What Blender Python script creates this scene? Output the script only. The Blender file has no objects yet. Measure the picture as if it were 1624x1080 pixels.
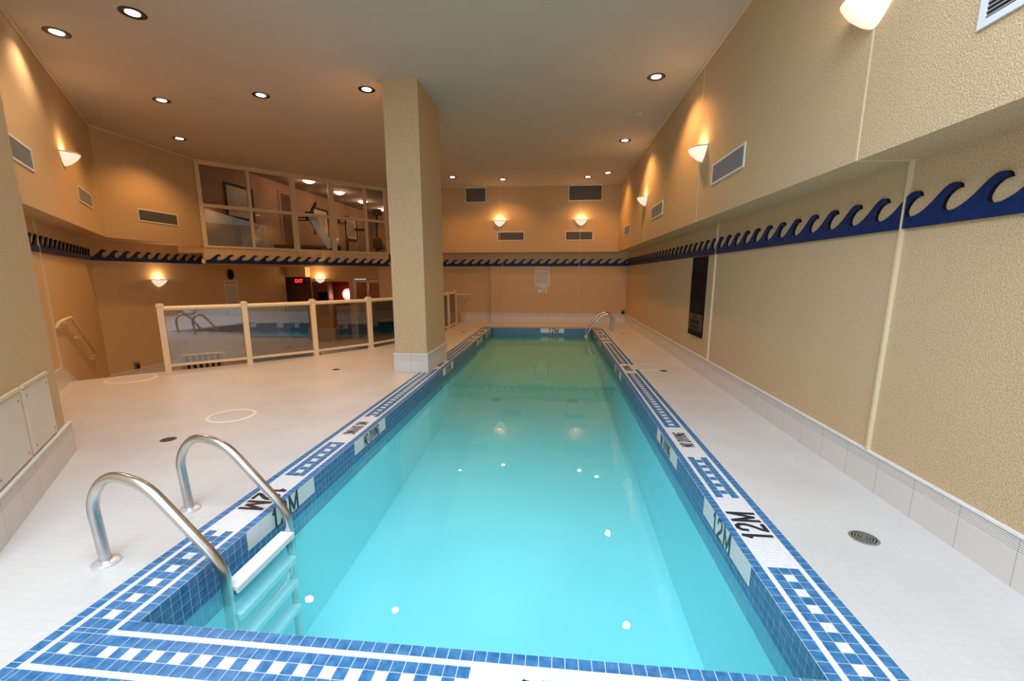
import bpy, math, random
from mathutils import Vector, Matrix
random.seed(7)
pi = math.pi
C = bpy.context.scene.collection
S = bpy.context.scene

# ------------------------------------------------------------------ camera
H = 1.5
cam_d = bpy.data.cameras.new('camera'); cam = bpy.data.objects.new('camera', cam_d); C.objects.link(cam)
S.camera = cam
pitch = math.atan2(125, 685.); yaw = math.atan2(69, math.hypot(685, 125))
cam.location = (0, 0, H)
cam.rotation_euler = (pi/2 - pitch, 0, yaw)
cam_d.sensor_width = 36; cam_d.sensor_fit = 'HORIZONTAL'
cam_d.lens = 36*685/1624.
cam_d.shift_y = 22/1624.
cam_d.clip_start = 0.05

# ------------------------------------------------------------------ view, world, big lights
S.view_settings.view_transform = 'Standard'; S.view_settings.look = 'None'
S.view_settings.gamma = 1; S.view_settings.use_curve_mapping = False
S.view_settings.exposure = 0.0
w = bpy.data.worlds.new('world'); S.world = w; w.use_nodes = True
w.node_tree.nodes['Background'].inputs[0].default_value = (0.75, 0.88, 1.0, 1)
w.node_tree.nodes['Background'].inputs[1].default_value = 1.0

WARM = (1.0, 0.50, 0.16)
NEUT = (1.0, 0.70, 0.45)
DAY = (0.72, 0.86, 1.02)
def area(name, loc, rot, sx, sy, e, col):
    l = bpy.data.lights.new(name, 'AREA'); l.shape = 'RECTANGLE'; l.size = sx; l.size_y = sy
    l.energy = e; l.color = col
    o = bpy.data.objects.new(name, l); C.objects.link(o); o.location = loc; o.rotation_euler = rot
    return o
# daylight coming in through the big window in the wall behind the camera
area('window_daylight', (-1.2, -3.85, 2.0), (pi/2 - 0.10, 0, -0.42), 4.2, 2.7, 90, DAY)
# and through the skylight in the ceiling behind the camera
area('skylight_daylight', (-0.5, -0.3, 4.65), (0.30, 0, 0), 3.9, 4.2, 455, DAY)
def point(name, loc, e, col, r=0.05):
    l = bpy.data.lights.new(name, 'POINT'); l.energy = e; l.color = col; l.shadow_soft_size = r
    o = bpy.data.objects.new(name, l); C.objects.link(o); o.location = loc; return o
def spot(name, loc, e, col, ang=2.3, blend=0.6, r=0.06):
    l = bpy.data.lights.new(name, 'SPOT'); l.energy = e; l.color = col; l.shadow_soft_size = r
    l.spot_size = ang; l.spot_blend = blend
    o = bpy.data.objects.new(name, l); C.objects.link(o); o.location = loc; return o

# ------------------------------------------------------------------ materials
def mat(name, col, rough=0.5, metal=0.0, emis=None, es=0, spec=0.5):
    m = bpy.data.materials.new(name); m.use_nodes = True
    b = m.node_tree.nodes['Principled BSDF']
    b.inputs['Base Color'].default_value = (*col, 1); b.inputs['Roughness'].default_value = rough
    b.inputs['Metallic'].default_value = metal; b.inputs['Specular IOR Level'].default_value = spec
    if emis: b.inputs['Emission Color'].default_value = (*emis, 1); b.inputs['Emission Strength'].default_value = es
    return m
def nodes(m): return m.node_tree.nodes, m.node_tree.links, m.node_tree.nodes['Principled BSDF']
def noisy(name, c1, c2, scale, rough=0.6, metal=0, bump=0.0, bscale=None, detail=4, spec=0.5, bdist=0.01):
    m = mat(name, c1, rough, metal, spec=spec); n, l, b = nodes(m)
    tc = n.new('ShaderNodeTexCoord'); nz = n.new('ShaderNodeTexNoise'); nz.inputs['Scale'].default_value = scale
    nz.inputs['Detail'].default_value = detail
    l.new(tc.outputs['Object'], nz.inputs['Vector'])
    r = n.new('ShaderNodeValToRGB'); r.color_ramp.elements[0].color = (*c1, 1); r.color_ramp.elements[1].color = (*c2, 1)
    r.color_ramp.elements[0].position = 0.35; r.color_ramp.elements[1].position = 0.65
    l.new(nz.outputs['Fac'], r.inputs[0]); l.new(r.outputs[0], b.inputs['Base Color'])
    if bump:
        n2 = n.new('ShaderNodeTexNoise'); n2.inputs['Scale'].default_value = bscale or scale; n2.inputs['Detail'].default_value = 3
        l.new(tc.outputs['Object'], n2.inputs['Vector'])
        bp = n.new('ShaderNodeBump'); bp.inputs['Strength'].default_value = bump; bp.inputs['Distance'].default_value = bdist
        l.new(n2.outputs['Fac'], bp.inputs['Height']); l.new(bp.outputs[0], b.inputs['Normal'])
    return m
M = {}
M['stucco'] = noisy('tan_stucco', (0.48, 0.345, 0.20), (0.70, 0.505, 0.30), 110, 0.95, bump=0.7, bscale=130, spec=0.1, bdist=0.008, detail=2)
M['cream_wall'] = noisy('cream_paint', (0.66, 0.50, 0.29), (0.68, 0.52, 0.30), 3, 0.6, spec=0.2)
M['ceiling'] = noisy('ceiling_paint', (0.55, 0.485, 0.405), (0.57, 0.50, 0.42), 2, 0.9, spec=0.1)
M['trim'] = mat('cream_trim', (0.70, 0.56, 0.36), 0.4)
M['rail'] = mat('cream_rail', (0.80, 0.63, 0.40), 0.3)
M['navy'] = noisy('navy_paint', (0.001, 0.014, 0.075), (0.002, 0.024, 0.12), 25, 0.55, spec=0.3)
M['black'] = mat('black', (0.006, 0.006, 0.008), 0.7, spec=0.15)
M['white'] = mat('white_metal', (0.72, 0.72, 0.72), 0.45)
M['vent_dark'] = mat('vent_shadow', (0.02, 0.02, 0.02), 0.9)
M['louvre'] = mat('louvre_metal', (0.34, 0.33, 0.32), 0.5)
M['stripe_cream'] = mat('cream_sling', (0.62, 0.56, 0.48), 0.8)
M['stripe_navy'] = mat('navy_sling', (0.02, 0.025, 0.05), 0.8)
M['steel'] = noisy('stainless', (0.50, 0.48, 0.46), (0.62, 0.60, 0.58), 6, 0.27, metal=1.0)
M['steel2'] = mat('flange_steel', (0.72, 0.72, 0.74), 0.35, 0.6)
M['plastic'] = mat('white_plastic', (0.82, 0.86, 0.88), 0.4)
M['bluetile'] = noisy('blue_glazed_tile', (0.022, 0.125, 0.30), (0.06, 0.21, 0.42), 26, 0.32, spec=0.3)
M['watertile'] = M['bluetile']
M['whitetile'] = noisy('white_mosaic', (0.74, 0.75, 0.76), (0.80, 0.80, 0.80), 30, 0.3)
M['blacktile'] = mat('black_mosaic', (0.012, 0.015, 0.03), 0.3)
M['grout'] = mat('grout', (0.62, 0.66, 0.68), 0.8)
M['shade'] = mat('sconce_glass', (0.80, 0.72, 0.68), 0.35, emis=(1.0, 0.80, 0.60), es=0.8)
M['bulb'] = mat('lamp_glow', (1, 1, 1), 0.5, emis=(1.0, 0.93, 0.85), es=14)
M['dome'] = mat('dome_glow', (1, 1, 1), 0.5, emis=(1.0, 0.72, 0.42), es=4.0)
M['baffle'] = mat('dark_bronze', (0.02, 0.014, 0.01), 0.35, 0.4)
M['gymwall'] = noisy('gym_wall', (0.40, 0.22, 0.13), (0.43, 0.24, 0.14), 2, 0.8)
M['gymceil'] = mat('gym_ceiling', (0.26, 0.18, 0.13), 0.9)
M['gymfloor'] = mat('gym_floor', (0.06, 0.04, 0.03), 0.8)
M['wood'] = noisy('cedar', (0.30, 0.10, 0.03), (0.40, 0.15, 0.05), 9, 0.5)
M['redwood'] = noisy('red_stained_wood', (0.16, 0.035, 0.02), (0.20, 0.05, 0.025), 9, 0.5)
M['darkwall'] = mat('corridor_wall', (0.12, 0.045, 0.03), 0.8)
M['grey'] = mat('grey_metal', (0.22, 0.22, 0.23), 0.4, 0.3)
M['silver'] = mat('silver_plastic', (0.50, 0.52, 0.50), 0.35, 0.3)
M['paper'] = mat('sign_white', (0.70, 0.66, 0.62), 0.5)
M['red'] = mat('red_ink', (0.5, 0.04, 0.03), 0.5)
M['ink'] = mat('dark_ink', (0.03, 0.03, 0.05), 0.5)
M['green'] = mat('green_ink', (0.05, 0.22, 0.08), 0.5)
M['brownsign'] = mat('dark_brown_plate', (0.02, 0.008, 0.005), 0.8, spec=0.1)
M['greysign'] = mat('taupe_plate', (0.10, 0.06, 0.04), 0.8, spec=0.1)
M['exit'] = mat('exit_red', (0.8, 0.02, 0.02), 0.5, emis=(1, 0.03, 0.04), es=3.0)
M['redlamp'] = mat('red_lamp', (1, 0.2, 0.2), 0.5, emis=(1, 0.22, 0.20), es=3.0)
M['whitelamp'] = mat('white_lamp', (1, 1, 1), 0.5, emis=(1, 0.85, 0.8), es=3.0)
M['refl_blue'] = mat('pale_blue_reflection', (0.70, 0.86, 1.0), 0.6)  # this and the next carry the painted reflection on the gym panes
M['refl_grey'] = mat('grey_reflection', (0.46, 0.46, 0.40), 0.6)
M['picture'] = noisy('art_print', (0.55, 0.42, 0.30), (0.30, 0.28, 0.22), 6, 0.5)
M['mat_board'] = mat('picture_mat', (0.70, 0.55, 0.42), 0.7)
M['drain'] = mat('drain_metal', (0.30, 0.32, 0.30), 0.4, 0.6)
M['darkdrain'] = mat('dark_drain', (0.05, 0.04, 0.035), 0.6)
M['ring'] = mat('pale_ring', (0.80, 0.80, 0.76), 0.4)
M['panel'] = noisy('access_panel', (0.66, 0.62, 0.52), (0.69, 0.65, 0.55), 4, 0.5)

def deck_mat(name, c, mortar, size):
    m = mat(name, c, 0.38, spec=0.4); n, l, b = nodes(m)
    tc = n.new('ShaderNodeTexCoord'); br = n.new('ShaderNodeTexBrick')
    br.offset = 0; br.squash = 1
    br.inputs['Color1'].default_value = (*c, 1); br.inputs['Color2'].default_value = (*[k*0.97 for k in c], 1)
    br.inputs['Mortar'].default_value = (*mortar, 1)
    br.inputs['Scale'].default_value = 1; br.inputs['Mortar Size'].default_value = size*0.05
    br.inputs['Brick Width'].default_value = size; br.inputs['Row Height'].default_value = size
    br.inputs['Mortar Smooth'].default_value = 0.3
    l.new(tc.outputs['Object'], br.inputs['Vector'])
    nz = n.new('ShaderNodeTexNoise'); nz.inputs['Scale'].default_value = 1.7; nz.inputs['Detail'].default_value = 6
    l.new(tc.outputs['Object'], nz.inputs['Vector'])
    mr = n.new('ShaderNodeMapRange'); mr.inputs[1].default_value = 0.35; mr.inputs[2].default_value = 0.7
    mr.inputs[3].default_value = 0.93; mr.inputs[4].default_value = 1.03
    l.new(nz.outputs['Fac'], mr.inputs[0])
    mx = n.new('ShaderNodeMix'); mx.data_type = 'RGBA'; mx.blend_type = 'MULTIPLY'; mx.inputs[0].default_value = 1
    l.new(br.outputs['Color'], mx.inputs[6]); l.new(mr.outputs[0], mx.inputs[7]); l.new(mx.outputs[2], b.inputs['Base Color'])
    return m
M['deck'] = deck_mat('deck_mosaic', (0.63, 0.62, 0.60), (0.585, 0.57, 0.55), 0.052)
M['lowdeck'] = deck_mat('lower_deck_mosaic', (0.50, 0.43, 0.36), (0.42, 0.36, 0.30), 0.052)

# baseboard tile: vertical joints and fine ridges near the top, in the piece's own coordinates
def base_mat():
    m = mat('baseboard_tile', (0.66, 0.62, 0.57), 0.35); n, l, b = nodes(m)
    tc = n.new('ShaderNodeTexCoord'); sp = n.new('ShaderNodeSeparateXYZ'); l.new(tc.outputs['Object'], sp.inputs[0])
    md = n.new('ShaderNodeMath'); md.operation = 'PINGPONG'; md.inputs[1].default_value = 0.155; l.new(sp.outputs['X'], md.inputs[0])
    gt = n.new('ShaderNodeMath'); gt.operation = 'LESS_THAN'; gt.inputs[1].default_value = 0.0022; l.new(md.outputs[0], gt.inputs[0])
    mx = n.new('ShaderNodeMix'); mx.data_type = 'RGBA'
    mx.inputs[6].default_value = (0.66, 0.62, 0.57, 1); mx.inputs[7].default_value = (0.42, 0.36, 0.30, 1)
    l.new(gt.outputs[0], mx.inputs[0]); l.new(mx.outputs[2], b.inputs['Base Color'])
    sn = n.new('ShaderNodeMath'); sn.operation = 'SINE'
    ml = n.new('ShaderNodeMath'); ml.operation = 'MULTIPLY'; ml.inputs[1].default_value = 520; l.new(sp.outputs['Z'], ml.inputs[0]); l.new(ml.outputs[0], sn.inputs[0])
    g2 = n.new('ShaderNodeMath'); g2.operation = 'GREATER_THAN'; g2.inputs[1].default_value = 0.185; l.new(sp.outputs['Z'], g2.inputs[0])
    g3 = n.new('ShaderNodeMath'); g3.operation = 'MULTIPLY'; l.new(sn.outputs[0], g3.inputs[0]); l.new(g2.outputs[0], g3.inputs[1])
    bp = n.new('ShaderNodeBump'); bp.inputs['Strength'].default_value = 0.5; bp.inputs['Distance'].default_value = 0.004
    l.new(g3.outputs[0], bp.inputs['Height']); l.new(bp.outputs[0], b.inputs['Normal'])
    return m
M['base'] = base_mat()

def glass_mat(name, refl, tint, rough=0.0):
    m = bpy.data.materials.new(name); m.use_nodes = True; n = m.node_tree.nodes; l = m.node_tree.links
    n.clear(); out = n.new('ShaderNodeOutputMaterial'); mx = n.new('ShaderNodeMixShader')
    tr = n.new('ShaderNodeBsdfTransparent'); tr.inputs[0].default_value = (*tint, 1)
    gl = n.new('ShaderNodeBsdfGlossy'); gl.inputs['Roughness'].default_value = rough
    fr = n.new('ShaderNodeFresnel'); fr.inputs[0].default_value = 1.45
    ad = n.new('ShaderNodeMath'); ad.operation = 'ADD'; ad.inputs[1].default_value = refl; ad.use_clamp = True
    l.new(fr.outputs[0], ad.inputs[0]); l.new(ad.outputs[0], mx.inputs[0])
    l.new(tr.outputs[0], mx.inputs[1]); l.new(gl.outputs[0], mx.inputs[2]); l.new(mx.outputs[0], out.inputs[0])
    return m
M['guard_glass'] = glass_mat('guard_glass', 0.14, (0.80, 0.80, 0.78))
M['win_glass'] = glass_mat('window_glass', 0.02, (0.93, 0.93, 0.92))

def water_mat():
    m = bpy.data.materials.new('pool_water'); m.use_nodes = True; n = m.node_tree.nodes; l = m.node_tree.links
    n.clear(); out = n.new('ShaderNodeOutputMaterial'); mx = n.new('ShaderNodeMixShader')
    tr = n.new('ShaderNodeBsdfTransparent'); tr.inputs[0].default_value = (0.78, 0.99, 1.0, 1)
    gl = n.new('ShaderNodeBsdfGlossy'); gl.inputs['Roughness'].default_value = 0.0
    fr = n.new('ShaderNodeFresnel'); fr.inputs[0].default_value = 1.33
    tc = n.new('ShaderNodeTexCoord'); nz = n.new('ShaderNodeTexNoise'); nz.inputs['Scale'].default_value = 2.2; nz.inputs['Detail'].default_value = 1
    l.new(tc.outputs['Object'], nz.inputs['Vector'])
    bp = n.new('ShaderNodeBump'); bp.inputs['Strength'].default_value = 0.12; bp.inputs['Distance'].default_value = 0.02
    l.new(nz.outputs['Fac'], bp.inputs['Height']); l.new(bp.outputs[0], gl.inputs['Normal'])
    df = n.new('ShaderNodeBsdfDiffuse'); df.inputs[0].default_value = (0.22, 0.93, 0.96, 1)
    m2 = n.new('ShaderNodeMixShader'); m2.inputs[0].default_value = 0.2
    l.new(tr.outputs[0], m2.inputs[1]); l.new(df.outputs[0], m2.inputs[2])
    l.new(fr.outputs[0], mx.inputs[0]); l.new(m2.outputs[0], mx.inputs[1]); l.new(gl.outputs[0], mx.inputs[2]); l.new(mx.outputs[0], out.inputs[0])
    return m
M['water'] = water_mat()
M['basin'] = noisy('aqua_plaster', (0.38, 0.83, 0.88), (0.42, 0.85, 0.90), 1.2, 0.8)
M['basin_mark'] = mat('basin_joint', (0.25, 0.60, 0.58), 0.8)

# ------------------------------------------------------------------ mesh helpers
class MB:
    def __init__(s): s.v = []; s.f = []; s.mi = []; s.mats = []
    def m(s, name):
        if name not in s.mats: s.mats.append(name)
        return s.mats.index(name)
    def face(s, pts, mt=0):
        i = len(s.v); s.v += [tuple(p) for p in pts]; s.f.append(tuple(range(i, i+len(pts)))); s.mi.append(mt)
    def box(s, a, b, mt=0, T=None):
        x0, y0, z0 = a; x1, y1, z1 = b
        P = [(x0,y0,z0),(x1,y0,z0),(x1,y1,z0),(x0,y1,z0),(x0,y0,z1),(x1,y0,z1),(x1,y1,z1),(x0,y1,z1)]
        if T: P = [tuple(T @ Vector(p)) for p in P]
        i = len(s.v); s.v += P
        for f in ((0,3,2,1),(4,5,6,7),(0,1,5,4),(1,2,6,5),(2,3,7,6),(3,0,4,7)):
            s.f.append(tuple(i+k for k in f)); s.mi.append(mt)
    def prism(s, pts, z0, z1, mt=0, axis='z'):
        # pts: ccw 2D outline; axis 'z' -> extrude in z ; 'y' -> outline is xz and extrude in y
        n = len(pts); i = len(s.v)
        if axis == 'z': s.v += [(p[0], p[1], z0) for p in pts] + [(p[0], p[1], z1) for p in pts]
        else: s.v += [(p[0], z0, p[1]) for p in pts] + [(p[0], z1, p[1]) for p in pts]
        s.f.append(tuple(i+k for k in (range(n-1, -1, -1)))); s.mi.append(mt)
        s.f.append(tuple(i+n+k for k in range(n))); s.mi.append(mt)
        for k in range(n):
            k2 = (k+1) % n; s.f.append((i+k, i+k2, i+n+k2, i+n+k)); s.mi.append(mt)
    def tube(s, path, r, seg=14, mt=0, cap=True):
        P = [Vector(p) for p in path]; n = len(P); i0 = len(s.v)
        t0 = (P[1]-P[0]).normalized(); up = Vector((0,0,1)) if abs(t0.z) < 0.9 else Vector((1,0,0))
        nrm = t0.cross(up).normalized()
        for k in range(n):
            t = ((P[k+1]-P[k]).normalized() if k < n-1 else Vector()) + ((P[k]-P[k-1]).normalized() if k else Vector())
            t.normalize(); nrm = (nrm - t*nrm.dot(t)).normalized(); bn = t.cross(nrm)
            rr = r[k] if isinstance(r, (list, tuple)) else r
            for j in range(seg):
                a = 2*pi*j/seg; s.v.append(tuple(P[k] + nrm*math.cos(a)*rr + bn*math.sin(a)*rr))
        for k in range(n-1):
            for j in range(seg):
                j2 = (j+1) % seg; s.f.append((i0+k*seg+j, i0+k*seg+j2, i0+(k+1)*seg+j2, i0+(k+1)*seg+j)); s.mi.append(mt)
        if cap:
            s.f.append(tuple(i0+j for j in range(seg-1,-1,-1))); s.mi.append(mt)
            s.f.append(tuple(i0+(n-1)*seg+j for j in range(seg))); s.mi.append(mt)
    def lathe(s, prof, seg=28, mt=0, c=(0,0,0), a0=0, a1=2*pi, axis='z', sy=1.0):
        full = abs(a1-a0-2*pi) < 1e-6; m = seg if full else seg+1; i0 = len(s.v)
        for (r, z) in prof:
            for j in range(m):
                a = a0 + (a1-a0)*j/seg
                x, y = r*math.cos(a), r*math.sin(a)*sy
                if axis == 'z': s.v.append((c[0]+x, c[1]+y, c[2]+z))
                else: s.v.append((c[0]+x, c[1]-z, c[2]+y))
        for k in range(len(prof)-1):
            for j in range(seg if full else seg):
                j2 = (j+1) % m if full else j+1
                s.f.append((i0+k*m+j, i0+k*m+j2, i0+(k+1)*m+j2, i0+(k+1)*m+j)); s.mi.append(mt)
    def text(s, txt, size, cx, cy, T, mt=0, depth=0.002, width=None):
        cu = bpy.data.curves.new('lettering', 'FONT'); cu.body = txt; cu.size = size; cu.align_x = 'CENTER'; cu.align_y = 'CENTER'
        cu.offset = size*0.010; cu.extrude = depth/2; cu.resolution_u = 3
        o = bpy.data.objects.new('lettering', cu); C.objects.link(o)
        dg = bpy.context.evaluated_depsgraph_get(); dg.update()
        me = bpy.data.meshes.new_from_object(o.evaluated_get(dg))
        xs = [v.co.x for v in me.vertices] or [0, 1]; w0 = max(xs)-min(xs)
        k = (width/w0) if width else 1
        i = len(s.v); s.v += [tuple(T @ Vector((v.co.x*k+cx, v.co.y+cy, v.co.z))) for v in me.vertices]
        for p in me.polygons: s.f.append(tuple(i+q for q in p.vertices)); s.mi.append(mt)
        bpy.data.objects.remove(o); bpy.data.meshes.remove(me); bpy.data.curves.remove(cu)
    def build(s, name, mname=None, parent=None, smooth=False, loc=None, rz=0):
        me = bpy.data.meshes.new(name); me.from_pydata(s.v, [], s.f)
        names = s.mats if s.mats else [mname]
        for k in names: me.materials.append(M[k])
        me.polygons.foreach_set('material_index', s.mi)
        if smooth:
            me.polygons.foreach_set('use_smooth', [True]*len(me.polygons))
        me.update()
        o = bpy.data.objects.new(name, me); C.objects.link(o)
        if smooth:
            md = o.modifiers.new('edges', 'EDGE_SPLIT'); md.split_angle = math.radians(42)
        if parent: o.parent = parent
        if loc is not None: o.location = loc
        o.rotation_euler.z = rz
        return o
def thing(name, label, cat, loc=(0,0,0), rz=0, group=None):
    o = bpy.data.objects.new(name, None); C.objects.link(o); o.empty_display_size = 0.1
    o.location = loc; o.rotation_euler = (0, 0, rz); o['label'] = label; o['category'] = cat
    if group: o['group'] = group
    return o
def tag(o, label, cat, group=None):
    o['label'] = label; o['category'] = cat
    if group: o['group'] = group
    return o
def struct(o, label=None):
    o['kind'] = 'structure'
    if label: o['label'] = label
    return o
def copy_tree(root, loc, rz, label):
    r = root.copy(); C.objects.link(r); r.location = loc; r.rotation_euler = (0, 0, rz); r['label'] = label
    for ch in list(root.children):
        c = ch.copy(); C.objects.link(c); c.parent = r
        for g in list(ch.children):
            d = g.copy(); C.objects.link(d); d.parent = c
    return r
class Frame:   # a wall plane: s runs left to right as seen from the room, d comes out of the wall
    def __init__(f, a, b):
        f.a = Vector((a[0], a[1], 0)); f.r = Vector((b[0]-a[0], b[1]-a[1], 0)); f.len = f.r.length; f.r.normalize()
        f.n = Vector((f.r.y, -f.r.x, 0)); f.rz = math.atan2(f.r.y, f.r.x)
    def p(f, s, z, d=0): return tuple(f.a + f.r*s + f.n*d + Vector((0,0,z)))
# local frame of objects put on a wall: +X to the right, -Y towards the room, +Z up

# plan of the place
XR, XU = 2.26, 1.90
YB, YU = 14.20, 13.90
ZC, ZS = 4.22, 2.22
BACK = -3.5
FR = Frame((XR, YB), (XR, BACK)); FRU = Frame((XU, YU), (XU, BACK))
FB = Frame((-2.11, YB), (XR, YB)); FBU = Frame((-5.4, YU), (XU, YU)); FB2 = Frame((-5.6, 14.32), (-2.11, 14.32))
L1 = Frame((-4.30, 2.825), (-8.55, 7.71)); FL2 = Frame((-8.55, 7.71), (-8.60, 10.10)); FW = Frame((-8.60, 10.10), (-5.40, 13.90))
L1S = (Vector((-5.34,4.02,0))-L1.a).length
L1b = Frame((-4.44, 2.64), (-9.20, 7.90)); L1bS = (Vector((-6.44,4.85,0))-L1b.a).length
L2b = Frame((-9.20, 7.90), (-9.66, 15.20))
FN = Frame((-2.91, 1.705), (-4.07, 3.07)); FNS = (Vector((-3.108,1.939,0))-FN.a).length

# ------------------------------------------------------------------ pool basin and water
PX0, PX1, PY0, PY1 = -1.80, 1.05, 1.49, 12.42
T = 0.0519
prof = [(PY1, -0.50), (8.0, -0.82), (3.5, -1.10), (PY0, -1.15)]
b = MB()
for i in range(len(prof)-1):
    (ya, za), (yb, zb) = prof[i], prof[i+1]
    b.face([(PX0, yb, zb), (PX1, yb, zb), (PX1, ya, za), (PX0, ya, za)])
    b.face([(PX0, ya, -.3), (PX0, yb, -.3), (PX0, yb, zb), (PX0, ya, za)])
    b.face([(PX1, yb, -.3), (PX1, ya, -.3), (PX1, ya, za), (PX1, yb, zb)])
b.face([(PX0, PY1, -.3), (PX0, PY1, -.5), (PX1, PY1, -.5), (PX1, PY1, -.3)])
b.face([(PX0, PY0, -.3), (PX1, PY0, -.3), (PX1, PY0, -1.15), (PX0, PY0, -1.15)])
struct(b.build('pool_basin', 'basin'))
b = MB(); b.face([(PX0+.002, PY0+.002, -.19), (PX1-.002, PY0+.002, -.19), (PX1-.002, PY1-.002, -.19), (PX0+.002, PY1-.002, -.19)])
tag(b.build('pool_water', 'water'), 'calm turquoise water filling the long rectangular pool', 'water')

# coping: tiles laid as real pieces on a bed of grout
cop = MB(); G = cop.m('grout'); BL = cop.m('bluetile'); WH = cop.m('whitetile'); BK = cop.m('blacktile')
W = 5*T + T*0.98   # ~0.31
gap = 0.0032
SEC = [(2.18, 14, '12M'), (3.58, 14, 'NO DIVING'), (6.74, 14, 'NO DIVING'), (9.82, 14, '12M'), (11.2, 14, 'NO DIVING')]
def bed(x0, x1, y0, y1):
    cop.box((x0, y0, -0.31), (x1, y1, 0.0), G)
bed(PX0-W, PX0, PY0-W, PY1+W); bed(PX1, PX1+W, PY0-W, PY1+W); bed(PX0, PX1, PY0-W, PY0); bed(PX0, PX1, PY1, PY1+W)
def quad(P, u0, u1, v0, v1, mt):
    cop.face([P(u0+gap/2, v0+gap/2), P(u1-gap/2, v0+gap/2), P(u1-gap/2, v1-gap/2), P(u0+gap/2, v1-gap/2)], mt)
def small(P, u0, u1, v0, v1, nu, nv):
    global gap
    g0 = gap; gap = 0.0018
    for i in range(nu):
        for j in range(nv):
            quad(P, u0+(u1-u0)*i/nu, u0+(u1-u0)*(i+1)/nu, v0+(v1-v0)*j/nv, v0+(v1-v0)*(j+1)/nv, WH)
    gap = g0
# columns measured from the water side outwards: blue 1, white .5, three, white .5, blue 1
cols = [0, T, 1.48*T, 2.48*T, 3.48*T, 4.48*T, 4.96*T, 5.96*T]
def strip(P, n, secs, row0=0, parity=0):
    # P(u, v): u along the edge, v away from the water
    for k in range(row0, n):
        u0, u1 = k*T, (k+1)*T
        insec = any(a <= k < e for a, e in secs)
        quad(P, u0, u1, cols[0], cols[1], BL)
        small(P, u0, u1, cols[1], cols[2], 2, 1)
        if insec: small(P, u0, u1, cols[2], cols[5], 2, 6)
        else:
            quad(P, u0, u1, cols[2], cols[3], BL)
            if (k+parity) % 2: quad(P, u0, u1, cols[3], cols[4], BL)
            else: small(P, u0, u1, cols[3], cols[4], 2, 2)
            quad(P, u0, u1, cols[4], cols[5], BL)
        small(P, u0, u1, cols[5], cols[6], 2, 1)
        quad(P, u0, u1, cols[6], cols[7], BL)
def face_rows(P, n, secs):
    for k in range(n):
        u0, u1 = k*T, (k+1)*T
        insec = any(a <= k < e for a, e in secs)
        if insec:
            small(P, u0, u1, 0.002, 2*T+.02, 2, 4)
            quad(P, u0, u1, 2*T+.02, 3*T, BL)
        else:
            for r in range(3): quad(P, u0, u1, r*T, (r+1)*T, BL)
        for r in range(3, 6): quad(P, u0, u1, r*T, (r+1)*T - (0.003 if r == 5 else 0), BL)
NL = int(round((PY1-PY0)/T)); NW = int(round((PX1-PX0)/T))
secs = [(int(round((y-PY0)/T)), int(round((y-PY0)/T))+n) for y, n, t in SEC]
e = 0.0012
pl = lambda u, v: (PX0 - v, PY0 + u, e)
pr_ = lambda u, v: (PX1 + v, PY1 - u, e)
pn = lambda u, v: (PX1 - u, PY0 - v, e)
pf = lambda u, v: (PX0 + u, PY1 + v, e)
secsR = [(NL-bq, NL-aq) for aq, bq in secs]
strip(lambda u, v: (PX0-v, PY0+u, e), NL, secs)
strip(pr_, NL, secsR, parity=NL % 2)
nearsec = [(int((PX1-0.42)/T), int((PX1+0.31)/T))]
strip(pn, NW, nearsec); strip(pf, NW, [])
for sx in (0, 1):      # corners
    for sy in (0, 1):
        for i in range(7):
            for j in range(7):
                mt = BL
                if i in (1, 5) or j in (1, 5): mt = WH if max(i, j) in (1, 5) or (min(i, j) in (5,)) else mt
                if i == 6 or j == 6: mt = BL
                elif i == 5 or j == 5: mt = WH
                elif (i == 1 and j <= 1) or (j == 1 and i <= 1): mt = WH
                elif i == 0 or j == 0 : mt = BL
                if i == 3 and j == 3: mt = WH
                x0, x1 = cols[i], cols[i+1]; y0, y1 = cols[j], cols[j+1]
                X = (PX1+x0, PX1+x1) if sx else (PX0-x1, PX0-x0)
                Y = (PY1+y0, PY1+y1) if sy else (PY0-y1, PY0-y0)
                cop.face([(X[0]+gap/2, Y[0]+gap/2, e), (X[1]-gap/2, Y[0]+gap/2, e), (X[1]-gap/2, Y[1]-gap/2, e), (X[0]+gap/2, Y[1]-gap/2, e)], mt)
q = 0.0012
face_rows(lambda u, v: (PX0+q, PY0+u, -v), NL, secs)
face_rows(lambda u, v: (PX1-q, PY1-u, -v), NL, secsR)
face_rows(lambda u, v: (PX1-u, PY0+q, -v), NW, [])
fs = int((-0.35-PX0)/T)
face_rows(lambda u, v: (PX0+u, PY1-q, -v), NW, [(fs, fs+13)])
# lettering, set in dark mosaic
GL = {'1': [[(.1, .78), (.5, 1), (.5, 0)]], '2': [[(.02, .72), (.08, .9), (.3, 1), (.7, 1), (.95, .86), (.95, .66), (.75, .46), (.2, .16), (.03, 0), (1, 0)]],
      'M': [[(0, 0), (0, 1), (.5, .12), (1, 1), (1, 0)]], 'N': [[(0, 0), (0, 1), (1, 0), (1, 1)]], 'I': [[(.5, 0), (.5, 1)]], 'V': [[(0, 1), (.5, 0), (1, 1)]],
      'D': [[(0, 0), (0, 1), (.6, 1), (.95, .75), (.95, .25), (.6, 0), (0, 0)]], 'O': [[(.3, 0), (0, .25), (0, .75), (.3, 1), (.7, 1), (1, .75), (1, .25), (.7, 0), (.3, 0)]],
      'G': [[(.95, .8), (.7, 1), (.3, 1), (0, .75), (0, .25), (.3, 0), (.7, 0), (.97, .2), (.97, .48), (.6, .48)]]}
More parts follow.
